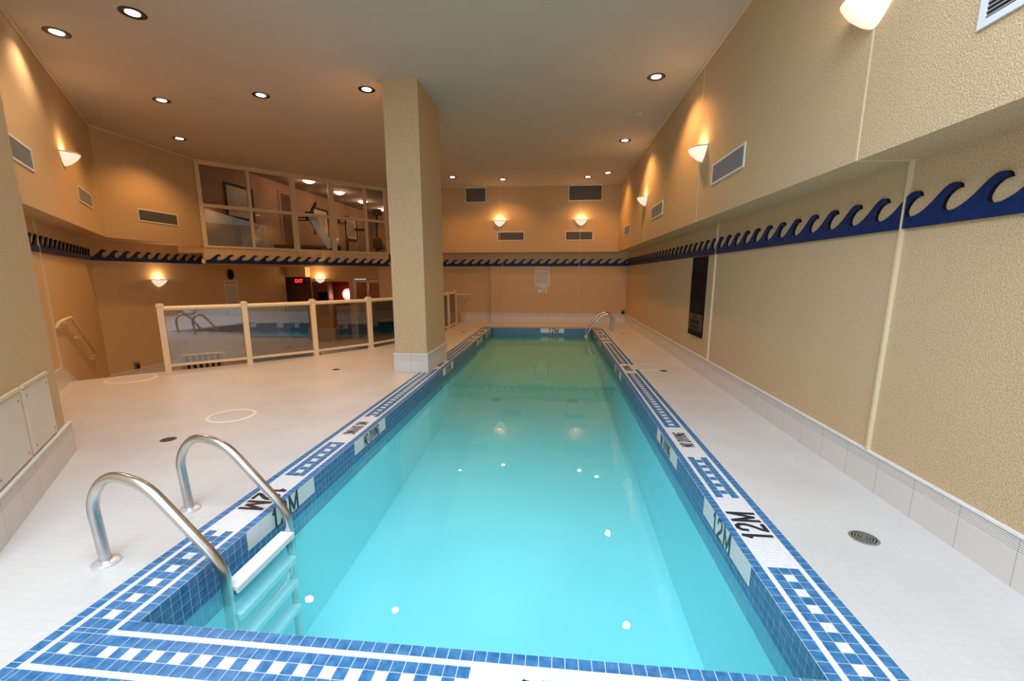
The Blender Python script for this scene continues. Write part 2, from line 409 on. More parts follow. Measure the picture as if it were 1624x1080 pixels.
def letters(txt, c, T4, size, width):
    # painted-style capitals: each stroke is a flat bar of the letter's weight
    Mx = Matrix.Translation(c) @ T4
    adv = {'1': .7, ' ': .55, 'I': .5, 'M': 1.3}; tot = sum(adv.get(ch, 1) for ch in txt); x = -width/2; k = width/tot
    wt = size*.17 if len(txt) < 5 else size*.14
    for ch in txt:
        a = adv.get(ch, 1)*k
        if ch != ' ':
            cw = a*.66
            for ln in GL[ch]:
                P = [Vector((x+a/2+(u-.5)*cw, (v-.5)*size)) for u, v in ln]
                for i in range(len(P)-1):
                    d = (P[i+1]-P[i]).normalized(); nn = Vector((-d.y, d.x))*wt/2; p0 = P[i]-d*wt*.35; p1 = P[i+1]+d*wt*.35; z = i*.00004
                    cop.face([tuple(Mx @ Vector((q.x, q.y, z))) for q in (p0-nn, p1-nn, p1+nn, p0+nn)], BK)
        x += a
Rz = lambda a: Matrix.Rotation(a, 4, 'Z')
Rx = Matrix.Rotation(pi/2, 4, 'X')
for y, n, t in SEC:
    yc = y + n*T/2; wd = 0.30 if t == '12M' else 0.36; sz = 0.155 if t == '12M' else 0.105
    letters(t, (PX1+2.98*T, yc, e+.001), Rz(pi/2), sz, wd)          # top right, read from the deck
    letters(t, (PX0-2.98*T, yc, e+.001), Rz(-pi/2), sz, wd)
    letters(t, (PX0+q+.001, yc, -1.2*T), Rz(pi/2) @ Rx, 0.125 if t == '12M' else 0.10, wd)
    letters(t, (PX1-q-.001, yc, -1.2*T), Rz(-pi/2) @ Rx, 0.125 if t == '12M' else 0.10, wd)
letters('12M', (-0.02, PY1-q-.001, -1.2*T), Rx, 0.125, 0.30)
letters('12M', (0.03, PY0-3.85*T, e+.001), Rz(0), 0.155, 0.30)
struct(cop.build('trim_1'), 'blue and white tiled pool edge with depth markings')
cop = None

# added underwater lamp, unseen in the near end wall, to brighten the water
t = thing('added_pool_light', 'added round underwater lamp, unseen below the near edge, brightening the pool water', 'light', (-.4, PY0, -.62))
b = MB(); b.lathe([(.10, 0), (.125, .012), (.12, .02), (.10, .02)], 28, axis='y'); b.v = [(v[0], -v[1], v[2]) for v in b.v]; b.build('ring', 'steel', t, smooth=True)
b = MB(); b.lathe([(0, .012), (.10, .010)], 28, axis='y'); b.v = [(v[0], -v[1], v[2]) for v in b.v]; b.build('lens', 'whitelamp', t)
o = spot('added_pool_lamp', (-.4, PY0+.06, -.62), 65, (.62, .95, 1.0), .8, 1.0, .09); o.rotation_euler = (pi/2-.03, 0, 0)

# submerged fittings
def pool_z(y):
    for i in range(len(prof)-1):
        (ya, za), (yb, zb) = prof[i], prof[i+1]
        if yb <= y <= ya: return za + (zb-za)*(y-ya)/(yb-ya)
    return -1
for k, (x, y, lb) in enumerate([(-1.08, 7.85, 'round main drain on the pool floor under the water, the left one'), (0.36, 7.9, 'round main drain on the pool floor under the water, the right one')]):
    z = pool_z(y); b = MB()
    b.lathe([(0, .012), (.03, .012), (.03, .006), (.045, .006), (.045, .012), (.065, .012), (.065, .006), (.08, .006), (.08, .012), (.105, .012), (.105, 0)], 24, 0)
    tag(b.build('pool_drain', 'basin_mark', loc=(x, y, z-.001)), lb, 'drain', 'main drains on the pool floor')
b = MB(); z = pool_z(10.0)
for (x0, y0, x1, y1) in [(-.44, 9.25, -.12, 9.27), (-.44, 10.6, -.12, 10.62), (-.44, 9.25, -.42, 10.62), (-.14, 9.25, -.12, 10.62)]:
    b.face([(x0, y0, pool_z(y0)+.004), (x1, y0, pool_z(y0)+.004), (x1, y1, pool_z(y1)+.004), (x0, y1, pool_z(y1)+.004)])
struct(b.build('trim_2', 'basin_mark'))

# ------------------------------------------------------------------ deck, lower floor, walls, ceiling
edge = [(-6.93, 5.39), (-6.12, 6.17), (-5.28, 6.90), (-4.53, 7.68), (-3.87, 8.60), (-3.42, 9.64), (-3.15, 10.72), (-3.02, 11.8), (-3.04, 12.85), (-3.05, 14.32)]
b = MB()
left_poly = [(PX0-W, BACK), (PX0-W, 14.32)] + edge[::-1] + [L1b.p(0,0)[:2], (-3.6, 1.0), (-3.6, BACK)]
def slab(poly, z0, z1): b.prism(poly, z0, z1)
slab(left_poly, -0.12, 0.0)
def rect(x0, y0, x1, y1): return [(x0, y0), (x1, y0), (x1, y1), (x0, y1)]
slab(rect(PX1+W, BACK, XR+.05, 14.32), -0.12, 0); slab(rect(PX0-W, BACK, PX1+W, PY0-W), -0.12, 0); slab(rect(PX0-W, PY1+W, PX1+W, 14.32), -0.12, 0)
struct(b.build('floor', 'deck'))
# riser under the deck edge
b = MB()
for i in range(1, len(edge)-1):
    (x0, y0), (x1, y1) = edge[i], edge[i+1]
    b.face([(x0, y0, -.82), (x0, y0, -.12), (x1, y1, -.12), (x1, y1, -.82)])
struct(b.build('wall_deck_riser', 'stucco'))
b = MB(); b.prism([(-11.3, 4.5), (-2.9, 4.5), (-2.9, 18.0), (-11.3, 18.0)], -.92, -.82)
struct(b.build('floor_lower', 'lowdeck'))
# steps going down on the left
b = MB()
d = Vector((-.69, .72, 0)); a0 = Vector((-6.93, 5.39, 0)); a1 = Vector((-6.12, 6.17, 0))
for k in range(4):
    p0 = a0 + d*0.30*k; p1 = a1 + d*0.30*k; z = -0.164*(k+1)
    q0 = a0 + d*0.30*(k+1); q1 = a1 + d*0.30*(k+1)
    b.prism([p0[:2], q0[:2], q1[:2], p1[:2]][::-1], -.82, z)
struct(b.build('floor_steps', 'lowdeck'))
# dark blue tiled coping of the whirlpool terrace just beyond the railing
b = MB(); g0 = b.m('bluetile')
off = []
for i in range(2, len(edge)-2):
    t = Vector((edge[i+1][0]-edge[i-1][0], edge[i+1][1]-edge[i-1][1])).normalized(); nn = Vector((-t.y, t.x))
    off.append((Vector(edge[i]) + nn*.004, Vector(edge[i]) + nn*0.62))
g1 = b.m('grout')
for i in range(len(off)-1):
    n = max(2, int((off[i+1][0]-off[i][0]).length/0.055))
    (a, c), (a2, c2) = off[i], off[i+1]
    b.face([(a.x, a.y, -.055), (a2.x, a2.y, -.055), (c2.x, c2.y, -.055), (c.x, c.y, -.055)], g1)
    b.face([(c.x, c.y, -.055), (c2.x, c2.y, -.055), (c2.x, c2.y, -.82), (c.x, c.y, -.82)], g1)
    for k in range(n):
        for j in range(11):
            def Q(u, v):
                e0 = a.lerp(a2, u); e1 = c.lerp(c2, u); return e0.lerp(e1, v)
            ps = [Q((k+.04)/n, (j+.04)/11), Q((k+.96)/n, (j+.04)/11), Q((k+.96)/n, (j+.96)/11), Q((k+.04)/n, (j+.96)/11)]
            b.face([(p.x, p.y, -.053) for p in ps], g0)
struct(b.build('trim_3'))

def wall(name, F, s0, s1, z0, z1, mt='stucco', th=0.12):
    b = MB(); b.box((s0, 0, z0), (s1, th, z1))
    o = b.build(name, mt, loc=F.p(0,0), rz=F.rz); return struct(o)
wall('wall_right', FR, -.12, FR.len, -.12, ZS+.1)
wall('wall_right_upper', FRU, -.1, FRU.len, ZS, ZC+.1, th=XR-XU+.1)
wall('wall_far', FB, 0, FB.len+.1, -.12, ZS+.1, th=.3)
wall('wall_far_recess', FB2, -0.35, FB2.len, -.92, ZS+.1)
wall('wall_far_upper', FBU, .0, FBU.len+.1, ZS, ZC+.1, th=.42)
wall('wall_left_upper', L1, -0.6, L1.len, ZS, ZC+.1, th=.5)
wall('wall_left_middle_upper', FL2, -.02, FL2.len, ZS, ZC+.1, th=.7)
wall('wall_left', L1b, -.3, L1b.len+.05, -.92, ZS+.05)
wall('wall_left_middle', L2b, -.03, 6.95, -.92, ZS+.05)
wall('wall_left_corridor_header', L2b, 6.95, 7.35, 1.45, ZS+.05)
# thick near left wall with the access hatches
b = MB(); b.box((0, 0, 0), (FN.len, .52, ZC+.05)); struct(b.build('wall_left_near', 'stucco', loc=FN.p(0,0), rz=FN.rz))
b = MB(); b.box((-3.72, BACK-.1, 0), (-3.60, 1.2, ZC+.05)); b.prism([(-3.62, 1.0), (-2.91, 1.705), (-3.31, 2.05), (-3.72, 1.1)], 0, ZC+.05)
struct(b.build('wall_left_rear', 'stucco'))
# wall behind the camera with its big window
b = MB()
wx0, wx1, wz0, wz1 = -3.3, 1.3, 0.55, 3.45
b.box((-3.72, BACK-.12, -.12), (wx0, BACK, ZC+.05)); b.box((wx1, BACK-.12, -.12), (XR+.1, BACK, ZC+.05))
b.box((wx0, BACK-.12, -.12), (wx1, BACK, wz0)); b.box((wx0, BACK-.12, wz1), (wx1, BACK, ZC+.05))
struct(b.build('wall_rear', 'stucco'))
b = MB()
b.box((wx0, BACK-.09, wz0), (wx1, BACK-.03, wz0+.06)); b.box((wx0, BACK-.09, wz1-.06), (wx1, BACK-.03, wz1))
for i in range(5):
    x = wx0 + (wx1-wx0-.06)*i/4; b.box((x, BACK-.09, wz0+.06), (x+.06, BACK-.03, wz1-.06))
struct(b.build('window_2', 'white'))
# ceiling
b = MB()
cp = [(XU+.1, BACK-.1), (XU+.1, YU+.1), (-5.30, YU+.1), (-5.4, 13.9), (-8.60, 10.10), (-8.75, 10.10), (-8.75, 7.6), L1.p(-.6, 0, -.3)[:2], (-3.72, 2.1), (XU+.1, 2.1)]
cp = cp[1:]
b.prism(cp, ZC, ZC+.12)
b.prism([(-3.72, BACK-.1), (-2.5, BACK-.1), (-2.5, 2.1), (-3.72, 2.1)], ZC, ZC+.12); b.prism([(1.5, BACK-.1), (XU+.1, BACK-.1), (XU+.1, 2.1), (1.5, 2.1)], ZC, ZC+.12); b.prism([(-2.5, BACK-.1), (1.5, BACK-.1), (1.5, -2.5), (-2.5, -2.5)], ZC, ZC+.12); struct(b.build('ceiling', 'ceiling'))
b = MB(); b.prism([(-8.60, 10.10), (-5.4, 13.9), (-5.4, 14.33), (-4.5, 14.45), (-4.5, 17.5), (-11.3, 17.5), (-11.3, 11.2), (-8.72, 11.2), (-8.72, 10.12)], 1.80, 1.90)
struct(b.build('ceiling_lower', 'cream_wall'))
b = MB(); b.box((0, .0, 1.80), (FW.len, .22, 2.18)); struct(b.build('wall_window_bulkhead', 'cream_wall', loc=FW.p(0,0), rz=FW.rz))
b = MB(); b.box((-9.7, 10.14, 2.06), (-8.6, 11.3, ZS+.1)); struct(b.build('wall_bulkhead_return', 'stucco'))
b = MB()
for x in (-2.5, -1.2, .15, 1.45): b.box((x, -2.5, ZC), (x+.05, 2.1, ZC+.08))
b.box((-2.45, -.25, ZC+.01), (1.45, -.20, ZC+.07))
struct(b.build('window_3', 'white'))
# slim cornice where walls meet the ceiling
for k, (F, s0, s1) in enumerate([(L1, -.5, L1.len), (FL2, 0, FL2.len), (FBU, 0, FBU.len), (FRU, 0, FRU.len)]):
    b = MB(); b.box((s0, -.022, ZC-.03), (s1, 0, ZC)); struct(b.build('trim_%d' % (4+k), 'trim', loc=F.p(0,0), rz=F.rz))
# pale movement joints in the stucco
def joint(F, s, z0, z1, n, d=0):
    b = MB(); b.box((s-.008, -.004-d, z0), (s+.008, .004, z1)); struct(b.build('trim_%d' % n, 'trim', loc=F.p(0,0), rz=F.rz))
jn = 8
for F, s, z0, z1 in [(FR, YB-3.16, .27, ZS), (FRU, YU-3.14, ZS, 2.99), (FRU, YU-6.37, ZS, 3.0), (FRU, YU-6.45, 3.2, ZC-.03), (FRU, YU-10.02, ZS, 3.0),
                     (FR, YB-6.5, .27, ZS), (FB, -1.715+2.11, .27, ZS), (FB, .745+2.11, .27, ZS), (FBU, -1.765+5.4, ZS, 2.99), (FBU, .73+5.4, ZS, 2.99),
                     (FBU, -1.765+5.4, 3.2, 4.19), (FBU, .73+5.4, 3.2, 3.73), (L1b, L1bS+.34, .27, ZS)]:
    joint(F, s, z0, z1, jn, 0.021 if F in (FR, FB, L1b) and z0 < 1 else 0); jn += 1
b = MB(); b.box((XU, 3.135, ZS-.004), (XR, 3.15, ZS+.004)); struct(b.build('trim_%d' % jn, 'trim')); jn += 1

# baseboards
def baseboard(name, F, s0, s1, z=0, h=.262, th=.018):
    b = MB(); b.box((s0, -th, 0), (s1, 0, h)); struct(b.build(name, 'base', loc=F.p(0,z), rz=F.rz))
    b = MB(); b.box((s0, -th-.006, h), (s1, 0, h+.012)); struct(b.build(name+'_cap', 'whitetile', loc=F.p(0,z), rz=F.rz))
baseboard('baseboard_right', FR, 0, FR.len); baseboard('baseboard_far', FB, 0, FB.len); baseboard('baseboard_far_recess', FB2, 2.45, FB2.len)
baseboard('baseboard_left_near', FN, 0, FN.len+.1)
baseboard('baseboard_left_middle', L2b, 0, 4.6, z=-.82)
b = MB(); s5 = L1bS+.36
b.prism([(0, 0), (s5+.15, 0), (s5+2.1, -.82), (L1b.len, -.82), (L1b.len, -.555), (s5+1.9, -.555), (s5, .275), (0, .275)], -.018, 0, axis='y')
struct(b.build('baseboard_left', 'base', loc=L1b.p(0,0), rz=L1b.rz))

# square pillar standing on the pool edge
pil = thing('square_pillar', 'square tan stucco pillar with white tiled foot standing at the left pool edge', 'pillar', (-2.235, 7.06, 0))
b = MB(); b.box((-.255, -.575, 0), (.255, .575, ZC)); b.build('shaft', 'stucco', pil)
b = MB(); b.box((-.275, -.595, .0015), (.275, .595, .288)); b.build('tiled_foot', 'base', pil)
b = MB(); b.box((-.281, -.601, .288), (.281, .601, .30)); b.build('foot_cap', 'whitetile', pil)

# ------------------------------------------------------------------ wave frieze
unit = [(0,.31),(.12,.32),(.26,.38),(.40,.475),(.54,.60),(.67,.74),(.80,.88),(.91,.965),(1.02,1.0),(1.11,.985),(1.18,.93),(1.21,.83),(1.13,.84),(1.03,.80),(.945,.72),(.885,.62),(.85,.52),(.845,.43),(.875,.36),(.93,.32)]
def frieze(F, s0, s1, label, shift=0.0, zb=1.80, h=.222, pitch=.27):
    b = MB(); g = b.m('navy'); g2 = b.m('black')
    n = int((s1-s0)/pitch); p = (s1-s0)/n
    y0, y1 = -.022, 0
    for k in range(n):
        o = s0 + k*p
        pts = [(o + u*p, zb + v*h) for u, v in unit]
        body = [(o, zb)] + [(o+u*p, zb+v*h) for u, v in unit] + [(o+p, zb+.31*h), (o+p, zb)]
        if k == n-1: body = [(min(x, s1), z) for x, z in body]
        body = body[::-1]
        m = len(body); i = len(b.v)
        b.v += [(x, y0, z) for x, z in body] + [(x, y1, z) for x, z in body]
        b.f.append(tuple(i+q for q in range(m-1, -1, -1))); b.mi.append(g)
        for q in range(m):
            q2 = (q+1) % m
            b.f.append((i+q, i+q2, i+m+q2, i+m+q)); b.mi.append(g2)
    o = b.build('wave_frieze', loc=F.p(0,0), rz=F.rz)
    return tag(o, label, 'wave frieze', 'navy wave friezes running round the walls')
frieze(FR, 0.0, YB-BACK-.1, 'navy blue cut-out wave frieze along the long right wall')
frieze(FB, 0, FB.len-.01, 'navy wave frieze across the far end wall above the white notice')
frieze(FB2, 0.6, FB2.len-.02, 'short navy wave frieze on the recessed far wall just right of the square pillar')
frieze(FW, 0, FW.len, 'navy wave frieze directly beneath the gym windows')
frieze(L1b, L1bS-1.6, L1b.len-.02, 'navy wave frieze on the left wall above the stair handrail')
frieze(L2b, .015, 3.0, 'navy wave frieze on the left wall above the lower bowl lamp')

# ------------------------------------------------------------------ downlights
def downlight_proto():
    t = thing('ceiling_downlight', '', 'ceiling light', (0,0,ZC), 0, 'recessed round downlights in the ceiling')
    b = MB(); b.lathe([(.118, -.001), (.122, -.006), (.108, -.010), (.08, -.004), (.064, .0)], 32); b.build('trim_ring', 'baffle', t, smooth=True)
    b = MB(); b.lathe([(0, -.0025), (.066, -.0025), (.066, .006)], 32); b.build('lens', 'bulb', t)
    return t
dl = [(-4.48, 4.70, 'downlight at the top left of the photo, nearest to the camera'),
      (-5.69, 4.95, 'downlight nearest the left wall at the top left corner'),
      (-6.23, 6.84, 'left one in the row of three downlights left of the pillar'),
      (-7.60, 8.65, 'downlight just above and left of the gym windows'),
      (-4.54, 6.81, 'middle one in the row of three downlights left of the pillar'),
      (-2.84, 6.77, 'downlight right beside the left side of the square pillar'),
      (1.346, 6.77, 'largest downlight right of the pillar, near the right wall'),
      (1.363, 9.66, 'second downlight along the right wall counting from the camera'),
      (1.354, 12.5, 'downlight near the far right ceiling corner'),
      (0.857, 12.95, 'downlight in front of the large upper right far vent'),
      (-1.563, 13.05, 'downlight above the left far wall bowl lamp'),
      (-2.93, 12.6, 'downlight close to the right side of the pillar, over the far deck')]
d0 = downlight_proto()
for i, (x, y, lb) in enumerate(dl):
    o = d0 if i == 0 else copy_tree(d0, (x, y, ZC), 0, lb)
    o.location = (x, y, ZC-.0005); o['label'] = lb
    spot('downlight_lamp', (x, y, ZC-.03), (62 if y > 12 else 55 if x < -5.5 and y < 6 else 115 if x < -7 else 135 if x < -6 else 120 if y > 6 else 95), (1.0, 0.43, 0.10) if y > 12 else WARM if y > 6 else NEUT)
# detector, sprinkler
b = MB(); b.lathe([(0, -.028), (.04, -.028), (.06, -.018), (.065, 0)], 24)
tag(b.build('smoke_detector', 'ceiling', loc=(1.38, 8.2, ZC), smooth=True), 'small round pale detector on the ceiling right of the pillar', 'detector')
b = MB(); b.lathe([(0, -.05), (.012, -.05), (.012, -.035), (.004, -.035), (.004, -.01), (.02, -.008), (.02, 0)], 12)
tag(b.build('sprinkler_head', 'steel2', loc=(-5.35, 6.85, ZC)), 'tiny sprinkler head on the ceiling between two downlights', 'sprinkler')

# ------------------------------------------------------------------ bowl sconces
def sconce_proto():
    t = thing('wall_sconce', '', 'wall light', (0,0,0), 0, 'half bowl wall lamps')
    b = MB()
    prof = [(1.0, .012), (1.0, 0.0), (.97, -.012), (.90, -.035), (.78, -.065), (.60, -.098), (.40, -.13), (.20, -.152), (.0, -.165)]
    out = [(.182*r, z) for r, z in prof]; inn = [(.174*r, z+.008) for r, z in prof[::-1][1:]]
    b.lathe(out + inn[::-1][:0], 28, 0, a0=pi, a1=2*pi, sy=1.0)
    b.build('glass_bowl', 'shade', t, smooth=True)
    b = MB(); b.lathe([(.184, .014), (.188, .004), (.184, -.004)], 28, 0, a0=pi, a1=2*pi); b.build('rim', 'trim', t)
    b = MB(); b.prism([(-.06, -.10), (.06, -.10), (.06, -.01), (-.06, -.01)], -.02, 0, axis='y'); b.build('wall_bracket', 'white', t)
    return t
sc0 = sconce_proto(); first = True
def sconce(F, s, z, lb, e=5.5, lit=(1.0, 0.62, 0.30)):
    global first
    o = sc0 if first else copy_tree(sc0, (0,0,0), 0, lb)
    first = False
    o.location = F.p(s, z, .001); o.rotation_euler = (0, 0, F.rz); o['label'] = lb
    point('sconce_lamp', F.p(s, z+.03, .085), e, lit, .03)
sconce(FRU, YU-3.14, 3.14, 'white bowl lamp at the top right of the photo, cut by the frame')
sconce(FRU, YU-6.30, 3.14, 'bowl lamp on the right wall beside the large white vent')
sconce(FRU, YU-9.98, 3.14, 'farthest bowl lamp on the right wall, beside the small vent')
sconce(FBU, -1.765+5.4, 3.17, 'left bowl lamp on the far end wall')
sconce(FBU, .75+5.4, 3.17, 'right bowl lamp on the far end wall')
sconce(L1, L1S+2.32, 3.17, 'bowl lamp on the upper left wall between two vents')
sconce(L2b, 1.53, 1.40, 'bowl lamp on the lower left wall beneath the wave frieze', 7)

# ------------------------------------------------------------------ vents
def vent(F, s0, s1, z0, z1, lb, mesh=False, frame=.022):
    w_, h_ = s1-s0, z1-z0
    t = thing('wall_vent', lb, 'vent', F.p((s0+s1)/2, (z0+z1)/2, .0), F.rz, 'white louvred air vents')
    b = MB(); a, c = w_/2, h_/2
    b.box((-a, -.012, -c), (a, 0, -c+frame)); b.box((-a, -.012, c-frame), (a, 0, c)); b.box((-a, -.012, -c+frame), (-a+frame, 0, c-frame)); b.box((a-frame, -.012, -c+frame), (a, 0, c-frame))
    b.build('frame', 'white', t)
    b = MB(); b.box((-a+frame, -.003, -c+frame), (a-frame, -.001, c-frame)); b.build('backing', 'vent_dark', t)
    b = MB(); n = max(6, int((h_-2*frame)/.019))
    for k in range(n):
        z = -c+frame + (h_-2*frame)*(k+.5)/n
        b.box((-a+frame, -.0095, z-.0026), (a-frame, -.0045, z+.0026))
    if mesh:
        m = int((w_-2*frame)/.024)
        for k in range(1, m):
            x = -a+frame+(w_-2*frame)*k/m; b.box((x-.002, -.0088, -c+frame), (x+.002, -.006, c-frame))
    b.build('louvres', 'louvre', t)
vent(FRU, YU-2.40, YU-1.35, 2.595, 2.85, 'white vent at the top right corner of the photo', frame=.032)
vent(FRU, YU-5.845, YU-4.90, 2.592, 2.835, 'large grid vent on the right wall beside the middle bowl lamp', True)
vent(FRU, YU-9.28, YU-8.33, 2.59, 2.835, 'vent on the right wall beside the farthest bowl lamp', True)
vent(FRU, YU-12.72, YU-11.83, 2.57, 2.83, 'farthest vent on the right wall near the corner', True)
vent(FBU, -2.84+5.4, -2.18+5.4, 3.735, 4.18, 'tall dark louvred vent at the top of the far wall beside the pillar')
vent(FBU, .35+5.4, 1.365+5.4, 3.735, 4.19, 'wide louvred vent at the top right of the far wall')
vent(FBU, -1.834+5.4, -.99+5.4, 2.575, 2.85, 'low slot vent below the left far wall lamp')
vent(FBU, .28+5.4, 1.13+5.4, 2.57, 2.85, 'low slot vent below the right far wall lamp')
vent(L1, L1S-.25, L1S+.685, 2.627, 2.87, 'vent at the left edge of the photo on the upper left wall', True)
vent(L1, L1S+2.91, L1S+3.94, 2.62, 2.86, 'vent right of the left wall bowl lamp, beside the wall corner', True)
vent(FL2, .733, 1.72, 2.607, 2.862, 'slot vent on the wall section left of the gym windows')

# ------------------------------------------------------------------ signs, outlets
def ink_lines(b, x0, x1, z1, z0, n, mt):
    for k in range(n):
        z = z1 + (z0-z1)*(k+.5)/n; x = x0; end = x1 - random.random()*.12*(x1-x0)
        while x < end:
            ww = random.uniform(.018, .05); b.box((x, -.0062, z-.005), (min(x+ww, end), -.005, z+.005), mt); x += ww+.012
def rules(F, s0, s1, z0, z1, title, lb, n):
    t = thing('rules_sign', lb, 'sign', F.p((s0+s1)/2, (z0+z1)/2), F.rz); a, c = (s1-s0)/2, (z1-z0)/2
    b = MB(); b.box((-a, -.005, -c), (a, 0, c)); b.build('board', 'paper', t)
    b = MB(); b.text(title, .10, 0, 0, Matrix.Translation((0, -.006, c-.085)) @ Rx, 0, .002, 1.55*a); b.build('heading', 'red', t)
    b = MB(); ink_lines(b, -a*.8, a*.8, c-.15, -c+.08, n, 0)
    for (x0, zz0, x1, zz1) in [(-a+.03, -c+.03, a-.03, -c+.037), (-a+.03, c-.037, a-.03, c-.03), (-a+.03, -c+.03, -a+.037, c-.03), (a-.037, -c+.03, a-.03, c-.03)]:
        b.box((x0, -.0062, zz0), (x1, -.005, zz1))
    b.build('small_print', 'ink', t)
rules(FB, -.652+2.11, -.177+2.11, 1.165, 1.775, 'POOL RULES', 'white rules notice with red heading on the far end wall', 15)
t = thing('notice', 'small cream notice hanging below the rules sign on the far wall', 'sign', FB.p(2.11-.415, 1.05), FB.rz)
b = MB(); b.box((-.148, -.005, -.11), (.148, 0, .11)); b.build('board', 'paper', t)
b = MB(); ink_lines(b, -.02, .12, .07, -.05, 4, 0); b.box((-.12, -.0062, -.09), (.12, -.005, -.078)); b.build('small_print', 'ink', t)
b = MB(); b.box((-.12, -.0062, .02), (-.06, -.005, .075)); b.build('emblem', 'green', t)
rules(L2b, 3.76, 4.34, .60, 1.36, 'SPA RULES', 'tall white rules notice with red heading seen above the glass railing', 18)
t = thing('notice', 'small white notice below the spa rules board, seen through the glass', 'sign', L2b.p(4.12, .47), L2b.rz)
b = MB(); b.box((-.27, -.005, -.10), (.27, 0, .10)); b.build('board', 'paper', t)
b = MB(); ink_lines(b, -.2, .15, .06, -.06, 3, 0); b.build('small_print', 'ink', t)
# round dark disc above the rules board
t = thing('round_mirror', 'round dark glossy disc in grey rim above the spa rules board', 'mirror', L2b.p(4.05, 1.53), L2b.rz)
b = MB(); b.lathe([(.15, 0), (.165, .02), (.155, .03), (.14, .025)], 28, axis='y'); b.build('rim', 'grey', t, smooth=True)
b = MB(); b.lathe([(.142, .02), (.10, .045), (.05, .058), (0, .062)], 28, axis='y'); b.build('dome', 'black', t, smooth=True)
# hooks / camera on the wall near it
b = MB(); b.box((-.025, -.04, -.03), (.025, 0, .03)); tag(b.build('wall_sensor', 'white', loc=L2b.p(5.2, 1.56), rz=L2b.rz), 'tiny pale sensor on the lower wall right of the round disc', 'sensor')
# black plates on the right wall
t = thing('warning_sign', 'tall narrow black and brown lifeguard warning sign on the right wall', 'sign', FR.p(YB-7.165, 0), FR.rz)
a = .337
b = MB(); b.box((-a, -.02, .55), (a, 0, 1.785)); b.build('board', 'black', t)
b = MB(); b.box((-a+.005, -.024, 1.09), (a-.005, -.02, 1.55)); b.build('upper_plate', 'brownsign', t)
b = MB(); b.box((-a+.005, -.024, .64), (a-.005, -.02, .90)); b.build('lower_plate', 'greysign', t)
for k, s_ in enumerate(['SHALLOW', 'NO', 'DIVING']):
    b = MB(); b.text(s_, .11, 0, 0, Matrix.Translation((0, -.026, 1.45-.14*k)) @ Rx, 0, .002); b.build('lettering', 'black', t)
for k, s_ in enumerate(['NO', 'LIFEGUARD', 'ON DUTY']):
    b = MB(); b.text(s_, .085, 0, 0, Matrix.Translation((0, -.026, .855-.083*k)) @ Rx, 0, .002); b.build('lettering', 'black', t)
def outlet(F, s, z, lb):
    t = thing('outlet_box', lb, 'outlet', F.p(s, z), F.rz)
    b = MB(); b.box((-.05, -.045, -.07), (.05, 0, .07)); b.box((-.055, -.05, .045), (.055, 0, .08)); b.build('housing', 'grey', t)
    b = MB(); b.box((-.04, -.05, -.055), (.04, -.045, .035)); b.build('flip_cover', 'baffle', t)
outlet(FB, 2.172+2.11, .345, 'small grey outlet box on the far wall near the right corner')
outlet(L2b, .63, -.47, 'small dark grey outlet box low on the left wall beside the railing')

# access hatches in the near left wall
def hatch(s0, s1, lb):
    z0, z1 = .288, .775; t = thing('access_hatch', lb, 'hatch', FN.p(s0, z0), FN.rz, 'cream access hatches in the near left wall'); w_ = s1-s0; h_ = z1-z0
    b = MB(); b.box((.012, -.012, .008), (w_-.012, 0, h_-.03)); b.build('door', 'panel', t)
    b = MB(); b.box((0, -.02, h_-.022), (w_, 0, h_)); b.box((0, -.008, 0), (.008, 0, h_-.022)); b.box((w_-.008, -.008, 0), (w_, 0, h_-.022)); b.build('frame', 'trim', t)
    for (x, z) in [(.06, .05), (w_-.06, .05), (.06, h_-.08), (w_-.06, h_-.08)]:
        b = MB(); b.lathe([(0, .016), (.007, .015), (.007, .011)], 10, axis='y', c=(x, 0, z)); b.build('screw', 'grey', t)
hatch(FNS+.68, FNS+1.235, 'cream access hatch low on the near left wall, the one farther from the camera')
hatch(FNS+.03, FNS+.635, 'cream access hatch low on the near left wall, cut by the left frame edge')

# ------------------------------------------------------------------ deck fittings
def drain(x, y, r, lb, m='darkdrain', grid=False):
    b = MB()
    if grid:
        pr = [(0, .004), (.012, .004)]
        k = .012
        while k < r-.02:
            pr += [(k, .004), (k, .0012), (k+.006, .0012), (k+.006, .004), (k+.014, .004)]; k += .014
        pr += [(r-.006, .004), (r, .001)]
        g = b.m('drain'); b.lathe(pr, 32, g); g2 = b.m('black'); b.lathe([(0, .0015), (r-.01, .0015)], 32, g2)
        o = b.build('deck_drain', loc=(x, y, 0))
    else:
        b.lathe([(0, .002), (r*.8, .003), (r, .001)], 24); o = b.build('deck_drain', m, loc=(x, y, 0))
    tag(o, lb, 'drain', 'round deck drains')
drain(1.811, 2.469, .075, 'round slotted drain on the right deck close to the camera', grid=True)
drain(-3.556, 3.476, .065, 'dark round drain on the left deck behind the pool ladder')
drain(-3.517, 6.537, .06, 'dark round drain on the deck between the glass railing and the pillar')
drain(1.75, 6.96, .06, 'dark round drain on the right deck in the middle distance')
drain(-2.45, 11.4, .06, 'dark round drain on the far deck behind the pillar')
drain(1.78, 11.5, .05, 'dark round drain near the far pool ladder')
def lid(x, y, r, lb, w_=.03, m='ring'):
    t = thing('skimmer_lid', lb, 'lid', (x, y, 0), 0, 'round lids set flush in the deck')
    b = MB(); b.lathe([(r-w_, .001), (r-w_, .005), (r, .005), (r+.006, .001)], 40); b.build('rim', m, t)
    b = MB(); b.lathe([(0, .0025), (r-w_, .0025)], 40); b.build('cover', 'deck', t)
lid(-3.48, 4.18, .235, 'round flush lid with white rim in the middle of the left deck')
lid(-6.2, 5.62, .30, 'round white rimmed lid beside the top of the left steps')
lid(1.50, 7.2, .24, 'faint round lid on the right deck beside the drain', .014, 'deck')

